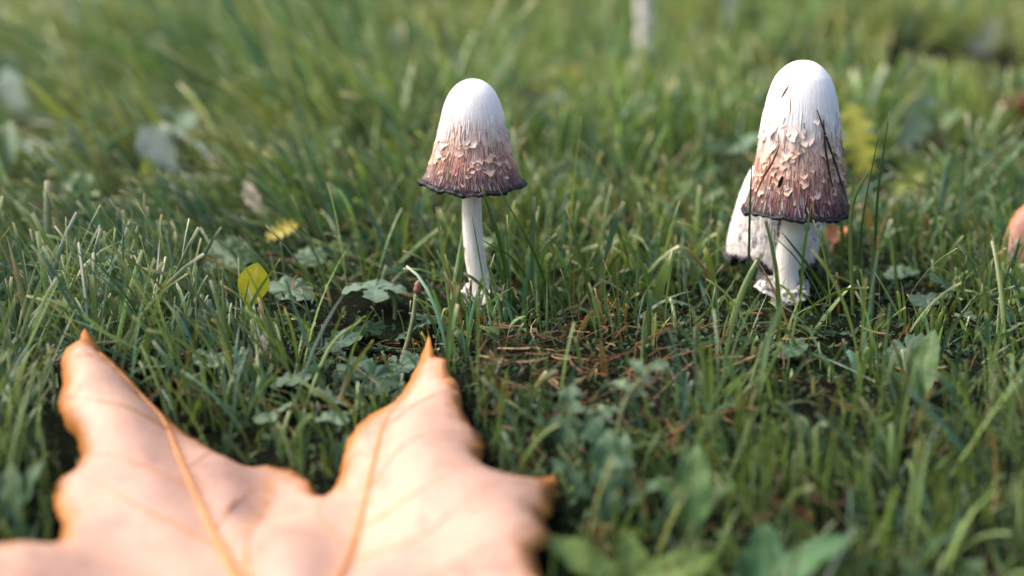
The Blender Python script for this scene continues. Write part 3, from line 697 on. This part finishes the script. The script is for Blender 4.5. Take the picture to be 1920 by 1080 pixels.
single_leaf(118, 270, 1.12, .040, .014, ELL, 'dark leaf shape standing in for shade next to the whitish teal leaf', (.035, .06, .02), (.05, .08, .03), .2, -.35, 22, 'shade_leaf', 'leaf', roll=.4)  # dark shape added where only shade falls beside the pale leaf
single_leaf(800, 92, 1.9, .06, .020, DAND, 'yellowish leafy weed top behind the lone mushroom cap', (.26, .29, .06), (.3, .33, .1), 1.9, -1.2, 23, 'dandelion_leaf', 'weed', roll=1.0, nu=40)
single_leaf(1020, 180, 1.6, .05, .015, ELL, 'soft yellow-green leaf in the far grass between the mushrooms', (.30, .30, .05), (.33, .34, .08), .4, -.6, 24, 'small_leaf', 'leaf', roll=.9)
single_leaf(500, 447, .86, .020, .006, DAND, 'small yellow dead leaf above the hollow', (.40, .32, .03), (.45, .38, .06), .1, -.35, 25, 'yellow_leaf', 'leaf', roll=.7, nu=40)
single_leaf(487, 665, .60, .011, .0026, ELL, 'small papery white dry leaf standing above the peach leaf', (.55, .50, .42), (.6, .56, .5), 1.2, -1.15, 26, 'dead_leaf', 'leaf', roll=1.2)
# self-sown little weeds through the lawn: two shapes, copied
def seedling(kind, seed):
    rs = random.Random(seed); root = thing('lawn_weed', (0, 0, 0), '', 'weed')
    for i in range(3+kind % 2):
        a = i*2.1+rs.uniform(-.4, .4); p = Vector((math.cos(a)*.006, math.sin(a)*.006, rs.uniform(.010, .019)))
        if kind == 0: V, F, C = round_leaf(.0075*rs.uniform(.7, 1.1), (.15, .235, .145), PALE, 9, .13, .2, .45, rs, 36, 3)
        elif kind == 1: V, F, C = blade_leaf(.019, .0055, ELL, (.14, .21, .07), TEALV, .6, .3, 10, 4, rs)
        else: V, F, C = blade_leaf(.03, .006, DAND, (.09, .155, .055), TEALV, .5, .3, 24, 4, rs)
        o = link('leaf', mesh('leaf', V, F, M_WEED, C), root); place(o, p, a, -.15 if kind == 0 else -.7, rs.gauss(0, .3))
        stalk(root, (0, 0, -.003), p, .0006, .0005, n=5)
    return root
protos = [seedling(k, 60+k) for k in range(3)]
SL = ['clump of small round weed leaves', 'clump of narrow pointed weed leaves', 'clump of jagged toothed weed leaves']
rs = random.Random(77); used = [0, 0, 0]
def leaf_clear(x, y):
    return not in_poly(np.array([[x, y]]), np.array([(p.x, p.y) for p in LEAF_POLY]))[0]
n = 0
while n < 110:
    y = .40+rs.random()**1.3*2.0; x = rs.uniform(-.40, .40)*y
    if not all(leaf_clear(x+a_, y+b_) for a_ in (-.02, 0, .02) for b_ in (-.02, 0, .02)) or any(math.hypot(x-b.x, y-b.y) < .02 for b in (bL, bR, bO)): continue
    k = rs.choice((0, 0, 1, 2)) if y > .65 else rs.choice((0, 1, 1, 2))
    o = protos[k] if not used[k] else copy_tree(protos[k]); used[k] += 1; n += 1
    s = rs.uniform(.6, 1.0)*(.75 if y < .6 else 1 if y < .9 else 1.9)
    o.location = (x, y, Tz(x, y)); o.rotation_euler = (rs.gauss(0, .1), rs.gauss(0, .1), rs.uniform(0, 6.28)); o.scale = (s, s, s)
    zone = 'in the blurred lawn behind the mushrooms' if y > .95 else 'in the turf around the mushrooms' if y > .62 else 'in dark grass right of the peach leaf' if x > .03 else 'in grass beside or beyond the peach leaf'
    tag(o, SL[k]+' '+zone, 'weed', ['round-leaved weeds ', 'narrow-leaved weeds ', 'toothed weeds '][k]+zone)

# ------------------------------------------------------------------ the grass
LP2 = np.array([(p.x, p.y) for p in LEAF_POLY]); lc = LP2.mean(0); LPX = lc+(LP2-lc)*1.03
def leafz(y): return lp.z+(y-lp.y)*slope
MUSH = [(bL, capL, .027, .062), (bR, capR, .028, .085), (bO, P(1448, 478, yO), .024, .06), (bF, P(1207, -40, yF), .03, .07)]
THATCH = flat(1085, 700)
def grass(name, label, y0, y1, n, seg, across, lmul, wmul, seed, margin=.22, under=.0):
    r = np.random.default_rng(seed)
    yy = y0+(y1-y0)*r.random(n*3); hw = .40*yy+margin; keep = r.random(n*3) < hw/hw.max(); yy = yy[keep]; hw = hw[keep]
    xx = (r.random(len(yy))*2-1)*hw
    clump = vnoise(xx*26, yy*26, 21)*.6+vnoise(xx*9+3, yy*9, 22)*.4
    k = r.random(len(yy)) < .12+1.2*sstep(.32, .66, clump)
    k &= (yy < .9) | (r.random(len(yy)) < .22+sstep(.30, .52, vnoise(xx*6+4, yy*4.5, 71)))
    for sx, sy, sr in SPOTS:
        k &= ~((np.hypot(xx-sx, yy-sy) < sr) & (r.random(len(yy)) < .72))
    k &= ~((((xx-HOL.x)/.042)**2+((yy-HOL.y)/.042)**2 < 1) & (r.random(len(yy)) < .80))
    for b, c, R_, h_ in MUSH: k &= np.hypot(xx-b.x, yy-b.y) > .0085
    xx, yy = xx[k][:n], yy[k][:n]; n = len(xx)
    lenf = .55+.9*vnoise(xx*7+1, yy*7, 31)*vnoise(xx*30, yy*30, 32)**.5
    left = sstep(.02, -.16, xx)*sstep(.40, .6, yy)
    L = .0385*lmul*lenf*np.exp(r.normal(0, .36, n))*(1+.38*left)
    tall = r.random(n) < .035+.10*sstep(.54, .60, yy)*sstep(.80, .70, yy); L = np.where(tall, L*1.45, L); low = r.random(n) < under; L = np.where(low, L*r.uniform(.25, .55, n), L)
    th = np.exp(-(((xx-THATCH.x)/.06)**2+((yy-THATCH.y)/.05)**2)); L *= 1-.50*th
    L *= 1-.30*sstep(.52, .42, yy); L = np.minimum(L, .062 if y0 < .9 else .2)
    W = .00078*wmul*np.exp(r.normal(0, .40, n))*(1-.25*sstep(.60, .50, yy))
    az = r.random(n)*2*np.pi
    wind = (vnoise(xx*5, yy*5, 41)-.5)*2.2+np.pi*.85; f = np.clip(.20+.45*left, 0, .7)
    dx = np.cos(az)*(1-f)+np.cos(wind)*f; dy = np.sin(az)*(1-f)+np.sin(wind)*f*.6; nn = np.hypot(dx, dy)+1e-6; dx /= nn; dy /= nn
    th0 = np.abs(r.normal(.16, .34, n))+.22*left; kap = np.abs(r.normal(.40, .50, n))+.5*(r.random(n) < .15)
    S = np.linspace(0, 1, seg+1)
    ang = th0[:, None]+kap[:, None]*S[None, :]**1.4
    st = (L/seg)[:, None]
    hx = np.concatenate([np.zeros((n, 1)), np.cumsum(np.sin(ang[:, :-1])*st, 1)], 1); hz = np.concatenate([np.zeros((n, 1)), np.cumsum(np.cos(ang[:, :-1])*st, 1)], 1)
    z0 = T(xx, yy)-.002
    # keep blades out of the peach leaf and the caps; short where a low plant shows over them
    ok = np.ones(n, bool); top = z0+hz.max(1)
    for c_, r_, sh_ in SIGHT:
        lat = np.abs(xx-c_.x*yy/c_.y); los = CAM_H+(c_.z-r_*.5-CAM_H)*yy/c_.y
        hit = (lat < r_*yy/c_.y) & (yy < c_.y+.004) & (top > los) & (yy > c_.y-.16-.4*max(0, c_.y-.75)) & (r.random(n) < sh_)
        fac = np.where(hit, np.clip((los-z0)/(top-z0), .0, 1), 1.0); ok &= fac > .16
        hx = hx*fac[:, None]; hz = hz*fac[:, None]; top = z0+hz.max(1)
    for j in (0, seg//2, seg):
        px_, py_, pz_ = xx+dx*hx[:, j], yy+dy*hx[:, j], z0+hz[:, j]
        ins = in_poly(np.stack([px_, py_], -1), LPX); ok &= ~(ins & (z0+hz[:, seg//2 if j == 0 else j] > leafz(py_)-.012))
        if j == 0: ok &= ~(ins & (hz.max(1) > .010))
        for b, c, R_, h_ in MUSH:
            ok &= ~((np.hypot(px_-c.x, py_-c.y) < R_) & (pz_ > c.z-.004) & (pz_ < c.z+h_))
    idx = np.where(ok)[0]
    xx, yy, z0, dx, dy, L, W, th, left = (a[idx] for a in (xx, yy, z0, dx, dy, L, W, th, left)); hx, hz, ang = hx[idx], hz[idx], ang[idx]; n = len(idx)
    tw = r.normal(0, 1.0, n)[:, None]*(.3+.7*S[None, :])+r.normal(0, .9, n)[:, None]
    sx, sy = -dy, dx
    # side vector, twisted about the blade
    cx = (sx[:, None]*np.cos(tw)+dx[:, None]*np.cos(ang)*np.sin(tw)); cy_ = (sy[:, None]*np.cos(tw)+dy[:, None]*np.cos(ang)*np.sin(tw)); cz = -np.sin(ang)*np.sin(tw)
    cut = r.random(n) < .55
    prof = np.where(cut[:, None], .80+.20*np.sin(S*2.6)[None, :]-.22*S[None, :]**3, (.80+.2*np.sin(S*2.6)[None, :])*(1-S[None, :]**2.2)+.05)
    wv = W[:, None]*prof
    cxn, cyn, czn = dx[:, None]*np.cos(ang), dy[:, None]*np.cos(ang), -np.sin(ang)
    px_ = xx[:, None]+dx[:, None]*hx; py_ = yy[:, None]+dy[:, None]*hx; pz_ = z0[:, None]+hz
    cols_pos = []
    offs = np.linspace(-1, 1, across)
    for o_ in offs:
        fold = (abs(o_)-.5)*.55
        nxv = cxn*1.0; nyv = cyn*1.0; nzv = czn*1.0
        cols_pos.append(np.stack([px_+cx*wv*o_+nxv*wv*fold, py_+cy_*wv*o_+nyv*wv*fold, pz_+cz*wv*o_+nzv*wv*fold], -1))
    V = np.stack(cols_pos, 2)           # n, seg+1, across, 3
    # colour: each blade its own green; bleached sheath, dry cut tip
    g1 = np.array([.055, .125, .034]); g2 = np.array([.132, .182, .042]); g3 = np.array([.045, .110, .066]); dead = np.array([.19, .115, .042]); olive = np.array([.15, .155, .045])
    m = (vnoise(xx*11, yy*11, 51)*.55+r.random(n)*.45)[:, None]; c = g1*(1-m)+g2*m
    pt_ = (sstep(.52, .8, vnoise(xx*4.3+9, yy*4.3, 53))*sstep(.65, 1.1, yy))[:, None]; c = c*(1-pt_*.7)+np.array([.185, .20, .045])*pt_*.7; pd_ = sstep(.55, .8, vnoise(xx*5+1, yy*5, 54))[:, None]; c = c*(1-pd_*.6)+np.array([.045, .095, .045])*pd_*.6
    m3 = (r.random(n) < .22)[:, None]; c = np.where(m3, g3, c)
    mo = (r.random(n) < .06)[:, None]; c = np.where(mo, olive, c)
    md = (r.random(n) < np.where(L > .045, .006, .030+.16*th))[:, None]; c = np.where(md, dead, c)
    c = c*np.exp(r.normal(0, .30, n))[:, None]*(1.08+.40*sstep(.75, 1.3, yy))[:, None]  # far blades lightened to paint in the brighter light of the background
    C = np.repeat(c[:, None, :], seg+1, 1); sheath = np.array([.17, .17, .085]); f = np.clip(1-S/.22, 0, 1)[None, :, None]*.55; C = C*(1-f)+sheath*f
    dry = np.array([.60, .54, .34]); ft = (cut*r.random(n)**.7*(1-.55*sstep(.60, .52, yy)))[:, None, None]*(S >= .999)[None, :, None]*.9; C = C*(1-ft)+dry*ft
    C = np.repeat(C[:, :, None, :], across, 2)
    A = across; per = (seg+1)*A; base = (np.arange(n)*per)[:, None, None]
    ii = (np.arange(seg)*A)[None, :, None]+np.arange(A-1)[None, None, :]
    q0 = base+ii; Q = np.stack([q0, q0+1, q0+A+1, q0+A], -1).reshape(-1, 4)
    tag(link(name, fast_mesh(name, V.reshape(-1, 3), Q, M_GRASS, C.reshape(-1, 3))), label, 'grass', None, 'stuff')
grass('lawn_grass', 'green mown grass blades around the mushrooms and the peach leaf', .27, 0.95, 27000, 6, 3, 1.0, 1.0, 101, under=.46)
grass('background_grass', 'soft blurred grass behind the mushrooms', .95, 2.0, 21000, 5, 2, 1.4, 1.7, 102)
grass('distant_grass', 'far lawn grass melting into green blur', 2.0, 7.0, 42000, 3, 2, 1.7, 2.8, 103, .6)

# dead straw and clippings between the blades
def straw(n, seed):
    r = np.random.default_rng(seed); y = .30+1.1*r.random(n)**1.2; x = (r.random(n)*2-1)*(.40*y+.15)
    nt_ = n//12; x[:nt_] = THATCH.x+r.normal(0, .05, nt_); y[:nt_] = THATCH.y+r.normal(0, .045, nt_)
    ok = ~in_poly(np.stack([x, y], -1), LPX); x, y = x[ok], y[ok]; n = len(x)
    L = r.uniform(.005, .024, n); a = r.random(n)*6.283; el = r.normal(.08, .35, n); W = r.uniform(.00018, .0005, n); z = T(x, y)+r.uniform(.0, .009, n); bow = r.normal(0, .12, n)*L
    S = np.linspace(-.5, .5, 5)[None, :]
    px_ = x[:, None]+np.cos(a)[:, None]*L[:, None]*S-np.sin(a)[:, None]*bow[:, None]*(S*S*4); py_ = y[:, None]+np.sin(a)[:, None]*L[:, None]*S+np.cos(a)[:, None]*bow[:, None]*(S*S*4)
    pz_ = z[:, None]+np.sin(el)[:, None]*L[:, None]*S
    ok = ~in_poly(np.stack([px_[:, 0], py_[:, 0]], -1), LPX) & ~in_poly(np.stack([px_[:, 4], py_[:, 4]], -1), LPX)
    off = np.stack([-np.sin(a), np.cos(a), .6*np.ones(n)], -1)*W[:, None]
    V = np.stack([np.stack([px_, py_, pz_], -1)-off[:, None, :], np.stack([px_, py_, pz_], -1)+off[:, None, :]], 2)[ok]; n = len(V)
    tones = np.array([(.30, .19, .075), (.20, .10, .045), (.40, .29, .14), (.26, .11, .04), (.13, .075, .04)]); c = tones[r.integers(0, 5, n)]*r.uniform(.22, .8, (n, 1))
    C = np.repeat(c, 10, 0); base = (np.arange(n)*10)[:, None]; q0 = base+np.arange(4)[None, :]*2
    Q = np.stack([q0, q0+1, q0+3, q0+2], -1).reshape(-1, 4)
    tag(link('dead_straw', fast_mesh('dead_straw', V.reshape(-1, 3), Q, M_STRAW, C)), 'brown dead straw and clippings between the grass blades', 'straw', None, 'stuff')
straw(4200, 201)
# moss and tiny leaves low in the turf
def moss(n, seed):
    r = np.random.default_rng(seed); y = .30+.75*r.random(n); x = (r.random(n)*2-1)*(.40*y+.12)
    k = (r.random(n) < .25+.9*vnoise(x*18, y*18, 61)) & ~in_poly(np.stack([x, y], -1), LPX); x, y = x[k], y[k]; n = len(x)
    z = T(x, y)+r.uniform(-.001, .010, n)*r.random(n)
    L = r.uniform(.0018, .0055, n); a = r.random(n)*6.283; el = r.uniform(-.2, 1.0, n); W = L*r.uniform(.22, .5, n)
    d = np.stack([np.cos(a)*np.cos(el), np.sin(a)*np.cos(el), np.sin(el)], -1); s = np.stack([-np.sin(a), np.cos(a), r.normal(0, .4, n)], -1)
    p = np.stack([x, y, z], -1); L_, W_ = L[:, None], W[:, None]
    V = np.stack([p, p+d*L_*.45+s*W_*.5+np.array([0, 0, .0004]), p+d*L_-np.array([0, 0, .0006]), p+d*L_*.45-s*W_*.5+np.array([0, 0, .0004])], 1)
    t = r.random((n, 1)); c = (np.array([.022, .055, .022])*(1-t)+np.array([.06, .11, .038])*t)*r.uniform(.7, 1.15, (n, 1))
    tag(link('moss', fast_mesh('moss', V.reshape(-1, 3), np.arange(n*4).reshape(-1, 4), M_WEED, np.repeat(c, 4, 0))), 'low dark moss and tiny leaves under the grass', 'moss', None, 'stuff')
moss(60000, 301)

# ------------------------------------------------------------------ single blades that stand out
def hero(root_px, mids, tip, wd, label, col=(.075, .15, .03), tipc=None, seed=0, yroot=None, name='grass_shoot', free=False, facing=None):
    """root_px (u, v) on the ground or (u, v, y); mids/tip measured (u, v, y)."""
    g = P(*root_px) if len(root_px) == 3 else PG(*root_px); rs = random.Random(seed)
    pts = [g-(Vector((0, 0, .002)) if len(root_px) == 2 else Vector((0, 0, 0)))]+[PS(*m) for m in mids]+[PS(*tip)]
    c = curve(pts, 14); root = thing(name, g, label, 'grass', None); V, F, C = [], [], []; bc = Vector(col); tcx = Vector(tipc or (.42, .38, .2))
    sv0 = Vector(facing) if facing else Vector((math.cos(rs.uniform(-.6, .6)), math.sin(rs.uniform(-.6, .6)), 0))
    for i, p in enumerate(c):
        t = (c[min(i+1, 14)]-c[max(i-1, 0)]).normalized(); u = i/14
        s = sv0-t*sv0.dot(t); s = s if s.length > .2 else Vector((0, 0, 1))-t*t.z; s.normalize(); nn = t.cross(s)
        ww = wd*(.75+.35*math.sin(u*2.4))*(1-.75*u**3)
        for o_ in (-1, -.5, 0, .5, 1):
            V.append(p-g+s*ww*o_+nn*ww*(abs(o_)-.5)*.5)
            C.append((bc if i < 14 else bc.lerp(tcx, .8))*(1.25 if o_ == 0 else 1)*rs.uniform(.93, 1.05))
    for i in range(14):
        for k in range(4):
            b = i*5+k; F.append((b, b+1, b+6, b+5))
    link('blade', mesh('blade', V, F, M_GRASS, C), root)
    return root
D = (.030, .070, .018); Gm = (.075, .15, .03); Lg = (.13, .20, .045); Bl = (.055, .14, .075)
yf = yL-.030
hero((962, 600), [(942, 470, yf)], (902, 347, yf-.003), .00125, 'dark wide grass blade touching the rim of the lone cap', D, seed=1)
hero((1040, 580), [(1000, 470, yf)], (934, 352, yf), .0006, 'thin straight grass blade leaning onto the right rim of the lone cap', D, seed=2)
hero((852, 640), [(836, 520, yf)], (817, 388, yf), .0008, 'upright pale grass blade left of the lone stem', Lg, seed=3)
hero((925, 635), [(905, 520, yf)], (884, 399, yf), .0005, 'fine grass blade crossing in front of the lone stem', Gm, seed=4)
hero((944, 622), [(930, 545, yf)], (911, 486, yf), .0012, 'short broad grass blade at the foot of the lone stem', Gm, seed=5)
hero((895, 640), [(820, 583, yf-.01)], (748, 539, yf-.01), .0006, 'pale-tipped grass blade reaching from the lone stem toward the bud stalk', Lg, seed=6)
hero((1010, 560), [(965, 490, yf)], (902, 449, yf), .0007, 'dark thin grass blade bent across the middle of the lone stem', D, seed=7)
hero((1066, 480), [(1074, 350, .70)], (1090, 219, .70), .0007, 'tall grass needle standing alone between the two tall mushrooms', (.14, .18, .05), seed=8)
yc = yR-.031
hero((1600, 590), [(1596, 400, yc+.012)], (1631, 316, yc+.012), .0011, 'light green grass blade curving up beside the black rim of the tallest cap', Lg, seed=9)
hero((1404, 590), [(1405, 440, yc)], (1410, 285, yc), .0006, 'dark hair-thin grass blade upright along the left edge of the tallest cap', D, seed=10)
hero((1498, 590), [(1508, 470, yc)], (1521, 383, yc), .0008, 'grass blade rising in front of the right side of the tallest stem', Gm, seed=11)
hero((1562, 570), [(1520, 505, yc)], (1465, 434, yc), .0008, 'dark grass blade slanting across the foot of the tallest stem', D, seed=12)
hero((1640, 560), [(1645, 380, .66)], (1668, 208, .66), .0007, 'very tall thin grass blade right of the tallest cap', (.05, .10, .025), seed=13)
hero((1612, 560), [(1617, 420, .655)], (1650, 240, .655), .0005, 'hair-thin grass blade just left of the very tall one', (.05, .10, .025), seed=14)
hero((1240, 668), [(1330, 640, .59), (1450, 641, .585), (1560, 676, .575)], (1642, 716, .565), .0007, 'long bluish grass blade arching low across the turf in front of the tallest mushroom', Bl, seed=15, facing=(0, .3, 1))
hero((1570, 640), [(1480, 606, .625)], (1328, 613, .62), .0007, 'thin pale grass blade lying level in front of the tallest stem', Lg, seed=16, facing=(0, .3, 1))
hero((1425, 735), [(1440, 640, .52)], (1476, 545, .515), .0014, 'blurred bluish grass blade in front of the tallest stem', (.13, .22, .16), seed=17)
hero((790, 520), [(560, 440, .79)], (428, 404, .80), .0009, 'long pale-tipped grass blade leaning far over the hollow', Lg, seed=18)
hero((455, 650), [(470, 575, .615)], (525, 485, .615), .0009, 'grass blade crossing in front of the yellow leaf', Gm, seed=19)
hero((440, 655), [(452, 600, .61)], (468, 520, .61), .0006, 'fine grass blade beside the yellow leaf', Gm, seed=20)
hero((588, 760), [(610, 670, .575)], (646, 574, .575), .0008, 'upright grass blade rising from the hollow toward the lobed leaf', Gm, seed=21)
hero((555, 800), [(615, 655, .565)], (677, 600, .565), .0008, 'pale grass blade curving over the scalloped leaves in the hollow', Lg, seed=22)
hero((622, 800), [(655, 705, .555)], (700, 637, .555), .0013, 'broad olive grass blade in front of the dark hollow leaves', (.13, .15, .04), seed=23)
hero((658, 800), [(680, 725, .56)], (710, 668, .56), .0008, 'bluish grass blade next to the pointed lobe of the peach leaf', Bl, seed=24)
hero((630, 700), [(680, 690, .60)], (748, 686, .60), .0009, 'bluish grass blade lying level through the hollow', Bl, seed=25, facing=(0, .3, 1))
hero((540, 760), [(565, 640, .59)], (572, 590, .585), .0008, 'grass blade standing over the white-edged weed leaf', Gm, seed=26)
hero((1010, 610), [(1005, 500, .66)], (990, 440, .66), .0009, 'grass blade standing right of the lone stem', Gm, seed=27)
hero((1230, 590), [(1205, 500, .66)], (1170, 448, .66), .0012, 'broad grass blade between the two tall mushrooms', Gm, seed=28)
# bits of grass stuck to the tall cap
def stuck(pts, wd, col, label, name='grass_clipping', fac=(1, 0, 0)):
    k = capR; out = []
    for (u, v) in pts:                 # where the line of sight meets the cap skin, a hair proud of it
        zt = zat(111, yR); best = None; d = ray(u, v)
        for s in np.linspace(.55, .80, 1500):
            p = EYE+d*s; t = (zt-p.z)/HR
            if 0 <= t <= 1 and math.hypot(p.x-k.x, p.y-k.y) <= np.interp(t, [a for a, _ in profR], [b for _, b in profR])*1.04+.0009: best = p; break
        out.append(best if best is not None else P(u, v, yR-.01))
    c = curve(out, 12); g = c[-1]; root = thing(name, g, label, 'grass'); V, F = [], []
    for i, p in enumerate(c):
        ww = wd*(1-.6*(abs(i-6)/6)**2); V += [p-g-Vector((ww, 0, 0)), p-g+Vector((0, -ww*.5, 0)), p-g+Vector((ww, 0, 0))]
    for i in range(12):
        for j in range(2): F.append((i*3+j, i*3+j+1, i*3+j+4, i*3+j+3))
    link('blade', mesh('blade', V, F, M_STRAW, [col]*len(V)), root)
stuck([(1532, 206), (1552, 265), (1572, 325), (1588, 378)], .0006, (.035, .05, .018), 'dark grass clipping stuck along the right side of the tallest cap')
stuck([(1544, 224), (1548, 280), (1556, 330), (1562, 352)], .0006, (.07, .03, .02), 'brown straw stuck beside the dark clipping on the tallest cap')
stuck([(1479, 160), (1472, 172), (1465, 184)], .0006, (.20, .08, .05), 'short brown fleck near the top of the tallest cap')
stuck([(1481, 180), (1482, 200), (1481, 218)], .0003, (.32, .18, .10), 'fine brown hair on the white part of the tallest cap')
stuck([(1462, 272), (1448, 305), (1432, 332), (1415, 368)], .0006, (.20, .07, .035), 'reddish straw slanting over the left flank of the tallest cap')
stuck([(1467, 330), (1463, 343), (1460, 352)], .0010, (.02, .012, .01), 'black speck low on the front of the tallest cap')
